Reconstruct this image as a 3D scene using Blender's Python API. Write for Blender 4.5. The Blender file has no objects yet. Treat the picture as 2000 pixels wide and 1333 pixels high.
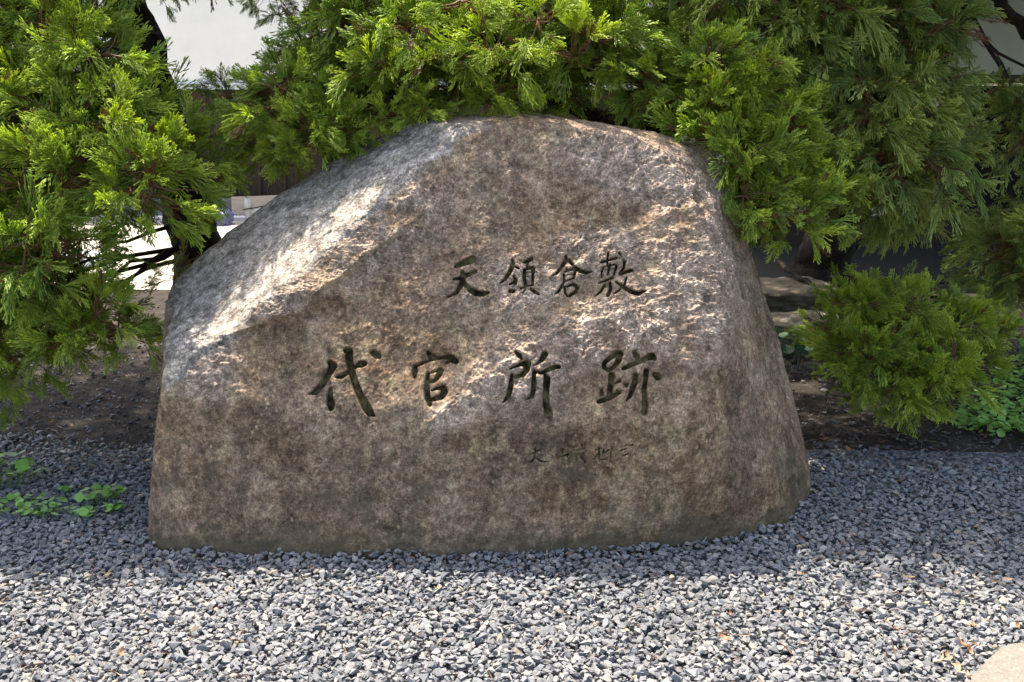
import bpy, bmesh, math, random
import numpy as np
from mathutils import Vector, Matrix

random.seed(7)
rng = np.random.default_rng(7)
S = bpy.context.scene
COL = S.collection

# ------------------------------------------------------------------ camera
F = 2000.0
PITCH = math.radians(14.0)
CAMZ = 1.5
cam_d = bpy.data.cameras.new('camera')
cam_d.sensor_width = 36.0
cam_d.lens = 36.0 * F / 2000.0
cam_d.clip_start = 0.05
cam_d.clip_end = 500
cam = bpy.data.objects.new('camera', cam_d)
cam.location = (0, 0, CAMZ)
cam.rotation_euler = (math.radians(90) - PITCH, 0, 0)
COL.objects.link(cam)
S.camera = cam

# ------------------------------------------------------------------ light
SUN = np.array([-0.22, 0.41, 1.0]); SUN /= np.linalg.norm(SUN)
W = bpy.data.worlds.new("World"); S.world = W; W.use_nodes = True
wn = W.node_tree.nodes; wl = W.node_tree.links
sky = wn.new('ShaderNodeTexSky'); sky.sky_type = 'NISHITA'; sky.sun_disc = False; sky.dust_density = 3.5; sky.ozone_density = 0.6
sky.sun_elevation = math.asin(SUN[2]); sky.sun_rotation = math.atan2(SUN[0], SUN[1])
wl.new(sky.outputs[0], wn['Background'].inputs[0])
wn['Background'].inputs[1].default_value = 0.15
sl = bpy.data.lights.new('sun', 'SUN'); sl.energy = 4.0; sl.angle = math.radians(0.6)
sl.color = (1.0, 0.94, 0.84)
so = bpy.data.objects.new('sun', sl); COL.objects.link(so)
so.rotation_euler = Vector(SUN).to_track_quat('Z', 'Y').to_euler()
so.location = (-3, 8, 12)
S.view_settings.view_transform = 'Standard'
S.view_settings.look = 'None'
S.view_settings.exposure = 2.0
S.view_settings.gamma = 1.0
S.view_settings.use_curve_mapping = False
S.cycles.max_bounces = 8
S.cycles.diffuse_bounces = 5

# ------------------------------------------------------------------ helpers
ct, st = math.cos(PITCH), math.sin(PITCH)
def ray(u, v):
    xc = (u - 1000) / F; yc = (666.5 - v) / F
    return np.array([xc, ct + yc * st, -st + yc * ct])
def at(u, v, Y):                        # where the line of sight through a photo point reaches distance Y
    d = ray(u, v); t = Y / d[1]
    return np.array([d[0] * t, Y, CAMZ + d[2] * t])
def gnd(u, v, z=0.0):
    d = ray(u, v); t = (z - CAMZ) / d[2]
    return np.array([d[0] * t, d[1] * t, z])
def proj(P):
    x = P[:, 0]; y = P[:, 1]; z = P[:, 2] - CAMZ
    dep = y * ct - z * st
    up = y * st + z * ct
    return 1000 + F * x / dep, 666.5 - F * up / dep

def hash3(ix, iy, iz, seed):
    h = (ix.astype(np.int64) * 73856093) ^ (iy.astype(np.int64) * 19349663) ^ (iz.astype(np.int64) * 83492791) ^ (seed * 2654435761)
    h &= 0xffffffff
    h = ((h ^ (h >> 15)) * 2246822519) & 0xffffffff
    h = ((h ^ (h >> 13)) * 3266489917) & 0xffffffff
    h ^= h >> 16
    return h
def noise3(P, scale, seed=0):           # value noise -1..1
    Q = P * scale
    I = np.floor(Q).astype(np.int64); f = Q - I
    f = f * f * f * (f * (f * 6 - 15) + 10)
    r = np.zeros(len(P))
    for dx in (0, 1):
        wx = f[:, 0] if dx else 1 - f[:, 0]
        for dy in (0, 1):
            wy = f[:, 1] if dy else 1 - f[:, 1]
            for dz in (0, 1):
                wz = f[:, 2] if dz else 1 - f[:, 2]
                h = hash3(I[:, 0] + dx, I[:, 1] + dy, I[:, 2] + dz, seed) / 4294967295.0
                r += wx * wy * wz * h
    return r * 2 - 1
def fbm(P, scale, octv, seed=0, gain=0.5, ridged=False):
    a = 1.0; s = 0; tot = 0
    R = np.array([[0.8, 0.6, 0], [-0.6, 0.8, 0], [0, 0, 1]]) @ np.array([[1, 0, 0], [0, 0.8, 0.6], [0, -0.6, 0.8]])
    Q = P.copy()
    for o in range(octv):
        n = noise3(Q, scale * 2 ** o, seed + o * 17)
        if ridged: n = 1 - 2 * np.abs(n)
        s = s + a * n; tot += a; a *= gain
        Q = Q @ R.T
    return s / tot
def sstep(a, b, x):
    t = np.clip((x - a) / (b - a), 0, 1); return t * t * (3 - 2 * t)

def mesh_np(name, V, Fc, smooth=False):
    """V (n,3); Fc (m,k) uniform polygons or list of such arrays."""
    if not isinstance(Fc, list): Fc = [Fc]
    me = bpy.data.meshes.new(name)
    V = np.asarray(V, dtype=np.float32)
    me.vertices.add(len(V)); me.vertices.foreach_set('co', V.ravel())
    nl = sum(f.size for f in Fc); npoly = sum(len(f) for f in Fc)
    me.loops.add(nl); me.loops.foreach_set('vertex_index', np.concatenate([f.ravel() for f in Fc]).astype(np.int32))
    starts = []; off = 0
    for f in Fc:
        k = f.shape[1]; starts.append(off + np.arange(len(f)) * k); off += f.size
    me.polygons.add(npoly); me.polygons.foreach_set('loop_start', np.concatenate(starts).astype(np.int32))
    me.polygons.foreach_set('use_smooth', np.full(npoly, smooth))
    me.update(calc_edges=True); me.validate()
    return me
def vcol(me, name, data):
    a = me.attributes.new(name, 'FLOAT_COLOR', 'POINT')
    d = np.ones((len(me.vertices), 4), dtype=np.float32); d[:, :data.shape[1]] = data
    a.data.foreach_set('color', d.ravel())
def link(name, me, mat=None, parent=None, loc=None, rot=None, scale=None):
    o = bpy.data.objects.new(name, me); COL.objects.link(o)
    if mat is not None and me is not None and len(me.materials) == 0: me.materials.append(mat)
    if parent is not None: o.parent = parent
    if loc is not None: o.location = loc
    if rot is not None: o.rotation_euler = rot
    if scale is not None: o.scale = scale
    return o
def tag(o, label=None, cat=None, group=None, kind=None):
    if label: o['label'] = label
    if cat: o['category'] = cat
    if group: o['group'] = group
    if kind: o['kind'] = kind
    return o
def thing(name, loc, label, cat, group=None, rotz=0):
    o = bpy.data.objects.new(name, None); o.empty_display_size = 0.1
    COL.objects.link(o); o.location = loc; o.rotation_euler = (0, 0, rotz)
    return tag(o, label, cat, group)

# ------------------------------------------------------------------ material helper
class Mat:
    def __init__(s, name):
        s.m = bpy.data.materials.new(name); s.m.use_nodes = True
        s.n = s.m.node_tree.nodes; s.l = s.m.node_tree.links
        s.b = s.n['Principled BSDF']; s.out = s.n['Material Output']
        s.geo = s.n.new('ShaderNodeNewGeometry'); s.tc = s.n.new('ShaderNodeTexCoord')
    def pos(s, scale=(1, 1, 1), obj=False):
        mp = s.n.new('ShaderNodeMapping'); mp.inputs['Scale'].default_value = scale
        s.l.new(s.tc.outputs['Object'] if obj else s.geo.outputs['Position'], mp.inputs[0]); return mp.outputs[0]
    def noise(s, scale, detail=4, rough=0.55, vec=None, dist=0):
        t = s.n.new('ShaderNodeTexNoise'); t.inputs['Scale'].default_value = scale
        t.inputs['Detail'].default_value = detail; t.inputs['Roughness'].default_value = rough
        t.inputs['Distortion'].default_value = dist
        s.l.new(vec if vec is not None else s.geo.outputs['Position'], t.inputs['Vector']); return t.outputs[0]
    def vor(s, scale, vec=None, out='Distance'):
        t = s.n.new('ShaderNodeTexVoronoi'); t.inputs['Scale'].default_value = scale
        s.l.new(vec if vec is not None else s.geo.outputs['Position'], t.inputs['Vector']); return t.outputs[out]
    def ramp(s, fac, stops):
        r = s.n.new('ShaderNodeValToRGB'); e = r.color_ramp.elements
        while len(e) < len(stops): e.new(0.5)
        for i, (p, c) in enumerate(stops):
            e[i].position = p; e[i].color = (c, c, c, 1) if isinstance(c, (int, float)) else tuple(c) + (1,)
        s.l.new(fac, r.inputs[0]); return r.outputs[0]
    def mix(s, fac, a, b, mode='MIX'):
        m = s.n.new('ShaderNodeMix'); m.data_type = 'RGBA'; m.blend_type = mode
        for v, i in ((fac, 0), (a, 6), (b, 7)):
            if isinstance(v, (int, float)): m.inputs[i].default_value = v if i == 0 else (v, v, v, 1)
            elif isinstance(v, tuple): m.inputs[i].default_value = v + (1,)
            else: s.l.new(v, m.inputs[i])
        return m.outputs[2]
    def math(s, op, a, b=0.0):
        m = s.n.new('ShaderNodeMath'); m.operation = op
        for v, i in ((a, 0), (b, 1)):
            if isinstance(v, (int, float)): m.inputs[i].default_value = v
            else: s.l.new(v, m.inputs[i])
        return m.outputs[0]
    def attr(s, name):
        a = s.n.new('ShaderNodeAttribute'); a.attribute_name = name; return a
    def sep(s, c):
        x = s.n.new('ShaderNodeSeparateColor'); s.l.new(c, x.inputs[0]); return x.outputs
    def bump(s, h, dist, strength=1.0):
        b = s.n.new('ShaderNodeBump'); b.inputs['Distance'].default_value = dist; b.inputs['Strength'].default_value = strength
        s.l.new(h, b.inputs['Height']); s.l.new(b.outputs[0], s.b.inputs['Normal']); return b
    def col(s, c):
        if isinstance(c, tuple): s.b.inputs['Base Color'].default_value = c + (1,)
        else: s.l.new(c, s.b.inputs['Base Color'])
    def rough(s, r, spec=0.3):
        s.b.inputs['Roughness'].default_value = r; s.b.inputs['Specular IOR Level'].default_value = spec

# ---- ground materials
def mat_soil():
    M = Mat('soil')
    c = M.ramp(M.noise(9, 8, 0.7), [(0.35, (0.014, 0.011, 0.008)), (0.5, (0.032, 0.024, 0.017)), (0.65, (0.065, 0.047, 0.031))])
    M.col(M.mix(M.ramp(M.noise(140, 3, 0.6), [(0.45, 0.0), (0.7, 0.8)]), c, (0.07, 0.062, 0.055)))
    M.rough(0.95, 0.1); M.bump(M.noise(70, 8, 0.7), 0.02); return M.m
def mat_stonebed():                       # ground between and beyond the modelled pebbles
    M = Mat('gravel_bed')
    v = M.vor(48); 
    c = M.sep(M.vor(48, out='Color'))[0]
    M.col(M.ramp(c, [(0, (0.05, 0.055, 0.065)), (0.6, (0.12, 0.125, 0.13)), (1, (0.22, 0.21, 0.19))]))
    M.rough(0.9, 0.2); M.bump(M.ramp(v, [(0, 1.0), (0.7, 0.0)]), 0.02); return M.m
def mat_pebble():
    M = Mat('crushed_stone')
    a = M.attr('pc').outputs['Color']
    n = M.noise(160, 4, 0.65)
    M.col(M.mix(1.0, a, M.ramp(n, [(0.3, 0.72), (0.7, 1.25)]), 'MULTIPLY'))
    M.rough(0.8, 0.3); M.bump(M.noise(260, 4, 0.7), 0.002, 0.7); return M.m
def mat_rock(name, base, dark, scale=6):
    M = Mat(name)
    c = M.ramp(M.noise(scale, 8, 0.7), [(0.3, dark), (0.7, base)])
    c = M.mix(M.ramp(M.noise(60, 5, 0.7), [(0.55, 0.0), (0.75, 0.6)]), c, tuple(min(1, x * 1.5) for x in base))
    M.col(c); M.rough(0.9, 0.2); M.bump(M.noise(50, 8, 0.7), 0.012); return M.m
def mat_plain(name, c, rough=0.7, var=0.15, nscale=12, bump=0.0, bscale=60, spec=0.3, stretch=(1, 1, 1)):
    M = Mat(name)
    v = M.pos(stretch)
    f = M.ramp(M.noise(nscale, 5, 0.6, v), [(0.3, 1 - var), (0.7, 1 + var)])
    M.col(M.mix(1.0, c, f, 'MULTIPLY')); M.rough(rough, spec)
    if bump: M.bump(M.noise(bscale, 6, 0.65, v), bump)
    return M.m
# ---- monument stone
def mat_monument():
    M = Mat('weathered_granite')
    a = M.sep(M.attr('st').outputs['Color'])      # R carve, G fresh rough stone, B slope, painted paler and greyer for sky light
    warm = M.ramp(M.noise(3.4, 14, 0.80, dist=0.4), [(0.40, (0.115, 0.078, 0.052)), (0.46, (0.205, 0.145, 0.10)), (0.53, (0.29, 0.215, 0.155)), (0.60, (0.37, 0.295, 0.22))])
    streak = M.ramp(M.noise(6.5, 12, 0.78, M.pos((1.6, 1.0, 0.30)), dist=0.5), [(0.47, 0.0), (0.62, 0.6)])
    c = M.mix(streak, warm, (0.085, 0.068, 0.048))
    lich = M.ramp(M.noise(13, 8, 0.75, M.pos((1.2, 1, 0.7))), [(0.54, 0.0), (0.63, 0.75)])
    c = M.mix(lich, c, (0.37, 0.30, 0.185))
    c = M.mix(M.ramp(M.noise(2.1, 3, 0.5), [(0.5, 0.0), (0.62, 0.55)]), c, M.mix(0.5, c, (0.17, 0.15, 0.145)))
    c = M.mix(a[1], c, M.ramp(M.noise(14, 8, 0.75), [(0.4, (0.235, 0.168, 0.118)), (0.6, (0.42, 0.315, 0.228))]))
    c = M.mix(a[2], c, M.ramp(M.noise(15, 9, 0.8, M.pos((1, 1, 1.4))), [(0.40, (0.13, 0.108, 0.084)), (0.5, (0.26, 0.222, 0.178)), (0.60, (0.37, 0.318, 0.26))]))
    # grain
    c = M.mix(1.0, c, M.ramp(M.noise(190, 3, 0.7), [(0.38, 0.72), (0.5, 0.98), (0.62, 1.3)]), 'MULTIPLY')
    c = M.mix(1.0, c, M.ramp(M.noise(75, 6, 0.8), [(0.38, 0.6), (0.5, 0.95), (0.62, 1.45)]), 'MULTIPLY')
    c = M.mix(1.0, c, M.ramp(M.noise(24, 6, 0.75), [(0.40, 0.65), (0.60, 1.3)]), 'MULTIPLY')
    c = M.mix(M.math('MULTIPLY', M.ramp(M.vor(41, M.pos((1, 1, 0.7))), [(0.07, 0.8), (0.25, 0.0)]), M.ramp(M.noise(7, 5), [(0.5, 0.0), (0.58, 1.0)])), c, (0.46, 0.40, 0.28))
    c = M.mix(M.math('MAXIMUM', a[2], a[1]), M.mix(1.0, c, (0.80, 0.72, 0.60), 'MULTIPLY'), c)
    # dark damp staining low down and mossy green at the foot on the right
    sx = M.n.new('ShaderNodeSeparateXYZ'); M.l.new(M.geo.outputs['Position'], sx.inputs[0])
    low = M.math('ADD', sx.outputs[2], M.math('MULTIPLY', M.math('SUBTRACT', M.noise(8, 6, 0.7), 0.5), 0.35))
    c = M.mix(M.ramp(low, [(0.02, 0.75), (0.12, 0.0)]), c, (0.085, 0.068, 0.040))
    c = M.mix(M.math('MULTIPLY', M.ramp(low, [(0.25, 1.0), (0.45, 0.0)]), M.ramp(M.noise(4.5, 12, 0.75), [(0.52, 0.0), (0.57, 0.45)])), c, (0.075, 0.063, 0.042))
    carve = M.ramp(M.noise(26, 5, 0.7), [(0.38, (0.016, 0.012, 0.006)), (0.50, (0.060, 0.048, 0.020)), (0.62, (0.17, 0.135, 0.065))])
    c = M.mix(M.ramp(a[0], [(0.25, 0.0), (0.6, 1.0)]), c, carve)
    M.col(c); M.rough(0.95, 0.08)
    h = M.math('ADD', M.noise(110, 8, 0.8), M.math('MULTIPLY', M.noise(35, 5, 0.6), 1.2))
    M.bump(h, 0.0030, 0.9); return M.m
# ---- foliage
def mat_foliage(name, lo, mid, hi):
    M = Mat(name)
    a = M.sep(M.attr('fo').outputs['Color'])      # R along the shoot, G tone, B wood/dead
    base = M.mix(a[1], lo, mid)
    oi = M.n.new('ShaderNodeObjectInfo')
    base = M.mix(1.0, base, M.ramp(oi.outputs['Random'], [(0, (0.62, 0.80, 1.0)), (0.5, (0.98, 1.0, 0.95)), (1, (1.35, 1.22, 0.9))]), 'MULTIPLY')
    c = M.mix(M.math('POWER', a[0], 2.0), base, hi)
    c = M.mix(M.ramp(a[2], [(0.4, 0.0), (0.6, 1.0)]), c, (0.17, 0.085, 0.035))
    M.col(c); M.rough(0.55, 0.35)
    tr = M.n.new('ShaderNodeBsdfTranslucent'); M.l.new(M.mix(1.0, c, (1.3, 1.35, 0.6), 'MULTIPLY'), tr.inputs[0])
    mx = M.n.new('ShaderNodeMixShader'); mx.inputs[0].default_value = 0.5
    M.l.new(M.b.outputs[0], mx.inputs[1]); M.l.new(tr.outputs[0], mx.inputs[2]); M.l.new(mx.outputs[0], M.out.inputs[0])
    return M.m
def mat_leaf(name, c, tr_=0.3, var=0.3):
    M = Mat(name)
    oi = M.n.new('ShaderNodeObjectInfo')
    cc = M.mix(1.0, c, M.ramp(oi.outputs['Random'], [(0, 1 - var), (1, 1 + var)]), 'MULTIPLY')
    cc = M.mix(1.0, cc, M.ramp(M.noise(55, 3), [(0.3, 0.8), (0.7, 1.2)]), 'MULTIPLY')
    M.col(cc); M.rough(0.5, 0.35)
    tr = M.n.new('ShaderNodeBsdfTranslucent'); M.l.new(cc, tr.inputs[0])
    mx = M.n.new('ShaderNodeMixShader'); mx.inputs[0].default_value = tr_
    M.l.new(M.b.outputs[0], mx.inputs[1]); M.l.new(tr.outputs[0], mx.inputs[2]); M.l.new(mx.outputs[0], M.out.inputs[0])
    return M.m

SOIL = mat_soil(); BED = mat_stonebed(); PEB = mat_pebble(); MON = mat_monument()
BARK = mat_plain('juniper_bark', (0.028, 0.021, 0.016), 0.95, 0.5, 22, 0.02, 45, 0.1, (1, 1, 0.18))
PLASTER = mat_plain('white_plaster', (0.80, 0.75, 0.64), 0.9, 0.05, 2.5, 0.002, 40)
TRIM = mat_plain('white_trim', (0.60, 0.62, 0.58), 0.7, 0.08, 4)
BOARD = mat_plain('dark_weathered_board', (0.050, 0.035, 0.022), 0.9, 0.4, 14, 0.004, 30, 0.15, (3, 3, 0.3))
CONC = mat_plain('concrete', (0.22, 0.20, 0.17), 0.9, 0.2, 6, 0.004, 50)
PAVE = mat_plain('pale_paving', (0.33, 0.29, 0.23), 0.9, 0.12, 3, 0.004, 60)
FOL = mat_foliage('juniper_foliage', (0.14, 0.21, 0.022), (0.30, 0.38, 0.04), (0.66, 0.70, 0.11))
FOL2 = mat_foliage('juniper_foliage_dull', (0.14, 0.19, 0.034), (0.27, 0.31, 0.06), (0.50, 0.53, 0.13))
FOLY = mat_foliage('juniper_foliage_yellow', (0.16, 0.15, 0.02), (0.26, 0.22, 0.03), (0.40, 0.35, 0.07))

# ------------------------------------------------------------------ ground
def grid_sheet(name, x0, x1, y0, y1, nx, ny, z, amp, mat, sc=1.5, seed=1):
    X, Y = np.meshgrid(np.linspace(x0, x1, nx), np.linspace(y0, y1, ny))
    P = np.stack([X.ravel(), Y.ravel(), np.full(X.size, z)], 1)
    P[:, 2] += amp * fbm(P, sc, 4, seed)
    i = (np.arange(ny - 1)[:, None] * nx + np.arange(nx - 1)[None]).ravel()
    me = mesh_np(name, P, np.stack([i, i + 1, i + nx + 1, i + nx], 1), True)
    o = link(name, me, mat); return o
def big_ground():
    # finer near the stone, then out to 60 m
    xs = np.concatenate([np.linspace(-60, -4, 12)[:-1], np.linspace(-4, 4, 130), np.linspace(4, 60, 12)[1:]])
    ys = np.concatenate([np.linspace(-40, 1, 10)[:-1], np.linspace(1, 9, 130), np.linspace(9, 80, 14)[1:]])
    X, Y = np.meshgrid(xs, ys); nx, ny = len(xs), len(ys)
    P = np.stack([X.ravel(), Y.ravel(), np.zeros(X.size)], 1)
    near = sstep(4.0, 4.3, P[:, 1]) * (1 - sstep(7.5, 8.5, P[:, 1]))
    P[:, 2] = -0.022 + near * (0.02 + 0.012 * fbm(P, 5, 4, 3))
    i = (np.arange(ny - 1)[:, None] * nx + np.arange(nx - 1)[None]).ravel()
    me = mesh_np('ground', P, np.stack([i, i + 1, i + nx + 1, i + nx], 1), True)
    return tag(link('ground', me, SOIL), kind='structure')
big_ground()
bed = grid_sheet('gravel_bed', -5, 5, -2.0, 4.25, 60, 60, -0.014, 0.0, BED); tag(bed, kind='structure')
pv = grid_sheet('paving', -12, 0.2, 7.6, 11.75, 20, 12, 0.006, 0.0, PAVE); tag(pv, kind='structure')
gs = grid_sheet('far_gravel_bed', -12, 12, 11.8, 12.5, 20, 4, 0.012, 0.0, BED); tag(gs, kind='structure')
gs2 = grid_sheet('shaded_gravel_bed', 0.8, 12, 7.9, 9.9, 20, 10, 0.003, 0.0, mat_plain('shade_toned_gravel', (.018, .015, .011), .9, .5, 40, .02, 40)); tag(gs2, kind='structure')  # shade by the house is put into this dark gravel colour

# ------------------------------------------------------------------ monument stone
STROKES = []
def strokes(ox, oy, k, lst, depth):
    for s in lst:
        STROKES.append(([(ox + x / k, oy + y / k, r / k) for x, y, r in s], depth))
K1 = 4.444
strokes(850, 470, K1, [
 [(182,222,20),(250,192,28),(322,165,34)],
 [(158,336,11),(215,326,20),(270,300,24),(345,270,21)],
 [(235,268,18),(240,330,26),(218,395,24),(185,452,18),(112,490,8)],
 [(245,365,24),(295,420,28),(355,455,30),(415,462,26),(466,450,12)],
 [(670,165,13),(676,208,24),(640,282,23),(602,338,18),(560,370,8)],[(690,220,12),(724,238,13)],
 [(684,310,14),(702,345,17),(648,376,13)],[(700,350,14),(698,374,14)],[(650,436,21),(676,436,21)],
 [(775,186,15),(836,160,20)],[(805,190,10),(797,235,12)],
 [(775,250,18),(772,320,18),(785,378,17)],[(790,245,14),(846,232,19)],[(850,240,20),(848,310,14),(846,378,14)],
 [(790,276,6),(840,270,6)],[(790,312,5),(840,310,5)],[(744,412,12),(800,392,10),(850,385,10)],
 [(785,420,8),(758,455,7)],[(832,418,16),(868,446,20),(900,463,13)],
 [(1135,130,13),(1136,172,19),(1102,225,19),(1062,275,15),(1014,306,8)],
 [(1152,160,13),(1200,215,17),(1262,262,23),(1318,277,18),(1360,270,8)],
 [(1142,235,12),(1150,258,12)],[(1128,266,12),(1200,242,14),(1216,262,16),(1208,322,14)],
 [(1118,290,12),(1122,350,14),(1095,402,15),(1070,442,13),(1038,463,7)],
 [(1130,302,6),(1200,292,7)],[(1132,348,10),(1196,326,10)],
 [(1125,402,13),(1126,450,12),(1148,480,11)],[(1140,396,12),(1200,378,18),(1238,402,18),(1222,442,18),(1168,476,15)],
 [(1505,105,10),(1498,150,12),(1496,220,10)],[(1445,186,12),(1500,170,13),(1572,148,15)],[(1603,108,15),(1612,120,13)],
 [(1462,228,12),(1446,270,10),(1446,320,7)],[(1470,226,7),(1560,202,12),(1576,218,13),(1554,292,11)],
 [(1520,200,11),(1500,290,13)],[(1470,252,6),(1550,243,7)],[(1420,368,8),(1480,345,11),(1546,318,10)],
 [(1470,390,13),(1440,440,12),(1394,480,7)],[(1520,365,13),(1526,420,17),(1500,475,17)],
 [(1646,180,14),(1640,230,12),(1602,285,14)],[(1608,292,14),(1660,268,18),(1710,256,19)],
 [(1662,322,11),(1645,382,11),(1600,430,11),(1553,460,7)],
 [(1572,358,13),(1640,402,20),(1700,440,24),(1762,460,22),(1834,434,8)]], 0.012)
K2 = 5.405
strokes(590, 660, K2, [
 [(285,258,28),(322,298,48),(270,392,40),(205,500,38),(142,572,32),(78,590,14)],
 [(295,545,25),(288,620,34),(300,700,44),(303,738,38)],
 [(368,412,20),(425,402,28),(500,350,24),(570,300,22),(620,276,42),(655,270,34)],
 [(462,128,34),(500,135,34),(490,195,46),(505,285,40),(532,400,40),(572,520,42),(622,640,45),(672,730,52),(712,792,44),(764,826,12)],
 [(748,158,32),(790,182,42),(815,205,22)],
 [(1330,152,24),(1368,200,40)],[(1192,300,22),(1188,360,34),(1188,415,18)],
 [(1215,295,14),(1300,252,18),(1400,220,20),(1500,206,20),(1575,212,38),(1620,245,36)],[(1560,240,24),(1518,270,12)],
 [(1328,375,18),(1320,450,26),(1315,540,30),(1325,640,34),(1345,700,30)],
 [(1345,375,10),(1410,350,14),(1462,346,34),(1440,402,30),(1400,450,24),(1345,466,18)],
 [(1368,552,12),(1430,530,20),(1490,527,34),(1502,570,40),(1470,622,34),(1400,642,28),(1350,652,20)]], 0.014)
strokes(950, 660, K2, [
 [(315,150,22),(345,180,34),(372,215,18)],
 [(245,322,12),(330,288,18),(400,265,34),(440,268,38),(425,335,36),(380,390,30),(310,410,22)],
 [(270,385,18),(265,450,28),(250,540,34),(230,620,28),(172,682,7)],
 [(618,168,38),(590,222,28),(545,265,18),(503,292,7)],
 [(510,350,20),(580,366,22),(650,332,26),(720,305,30),(770,302,24)],
 [(505,362,24),(500,450,28),(500,540,30),(480,612,28),(418,650,9)],
 [(620,385,20),(640,430,42),(635,520,36),(625,620,34),(637,720,40),(658,810,46),(688,872,12)],
 [(1245,300,28),(1245,262,26),(1300,210,28),(1372,162,34),(1420,166,34),(1400,240,32),(1352,300,26),(1290,342,22),(1250,312,26)],
 [(1325,395,38),(1320,460,34),(1310,540,32),(1305,610,30)],[(1360,476,12),(1412,452,18)],[(1220,560,18),(1225,595,20)],
 [(1185,675,22),(1240,655,28),(1310,630,28),(1370,595,26),(1415,570,22)],[(1385,548,12),(1395,570,18)],
 [(1566,148,28),(1590,190,36),(1600,222,24)],[(1450,320,22),(1530,285,26),(1620,245,26),(1700,205,34),(1750,192,46),(1780,215,28)],
 [(1458,486,14),(1478,500,24),(1502,480,9)],[(1575,395,32),(1570,460,34),(1545,540,32),(1520,610,25),(1478,667,7)],
 [(1692,350,34),(1685,450,25),(1668,540,28),(1675,640,30),(1680,720,36),(1672,790,36)],[(1780,385,30),(1815,410,40)]], 0.014)
K4 = 7.143
strokes(1000, 850, K4, [
 [(325,180,9),(320,250,12),(310,330,12),(270,380,8),(175,390,5)],[(235,280,11),(310,250,9),(400,205,13)],[(340,320,6),(400,370,7),(500,375,5)],
 [(690,205,12),(702,245,12)],[(610,270,7),(640,320,10),(700,305,9),(782,270,13),(765,305,7)],
 [(970,130,7),(985,172,7)],[(900,230,11),(965,205,12),(1025,197,9)],[(895,260,8),(900,370,11)],[(920,272,7),(990,260,7)],[(960,300,7),(1020,385,12)],
 [(1210,180,9),(1220,260,9),(1220,352,9)],[(1135,350,6),(1200,270,7)],[(1165,205,6),(1250,190,6)],[(1282,200,7),(1268,250,7),(1322,235,8)],[(1240,352,6),(1330,340,7)],
 [(1390,170,6),(1385,270,10),(1365,370,12)],[(1330,218,7),(1410,208,9)],
 [(1570,152,5),(1690,142,9)],[(1510,225,7),(1600,187,7)],[(1540,295,9),(1630,265,7)]], 0.007)

def carve_field(u, v):
    dep = np.zeros(len(u)); mask = np.zeros(len(u))
    for s, d in STROKES:
        a = np.array(s); m = 14
        x0, y0 = a[:, 0].min() - m, a[:, 1].min() - m; x1, y1 = a[:, 0].max() + m, a[:, 1].max() + m
        idx = np.nonzero((u > x0) & (u < x1) & (v > y0) & (v < y1))[0]
        if not len(idx): continue
        p = np.stack([u[idx], v[idx]], 1); best = np.full(len(idx), -99.0)
        for i in range(len(a) - 1):
            A = a[i, :2]; B = a[i + 1, :2]; ab = B - A
            t = np.clip(((p - A) @ ab) / (ab @ ab + 1e-9), 0, 1)
            dist = np.linalg.norm(p - (A + t[:, None] * ab), axis=1)
            best = np.maximum(best, (a[i, 2] * (1 - t) + a[i + 1, 2] * t) - dist)   # >0 inside
        w = 1.8 if d > 0.008 else 1.2
        core = sstep(-0.6, w, best) * (0.72 + 0.28 * np.clip(best / 7.0, 0, 1))
        dep[idx] = np.maximum(dep[idx], core * d)
        mask[idx] = np.maximum(mask[idx], (sstep(-0.1, 1.5, best) if d > 0.008 else 0.8 * sstep(-1.1, 0.3, best)))
    return dep, mask

def blob(u, v, cx, cy, rx, ry, ang=0, soft=0.35):
    a = math.radians(ang); x = (u - cx); y = (v - cy)
    X = (x * math.cos(a) + y * math.sin(a)) / rx; Y = (-x * math.sin(a) + y * math.cos(a)) / ry
    return 1 - sstep(1 - soft, 1 + soft, np.sqrt(X * X + Y * Y))

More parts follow.
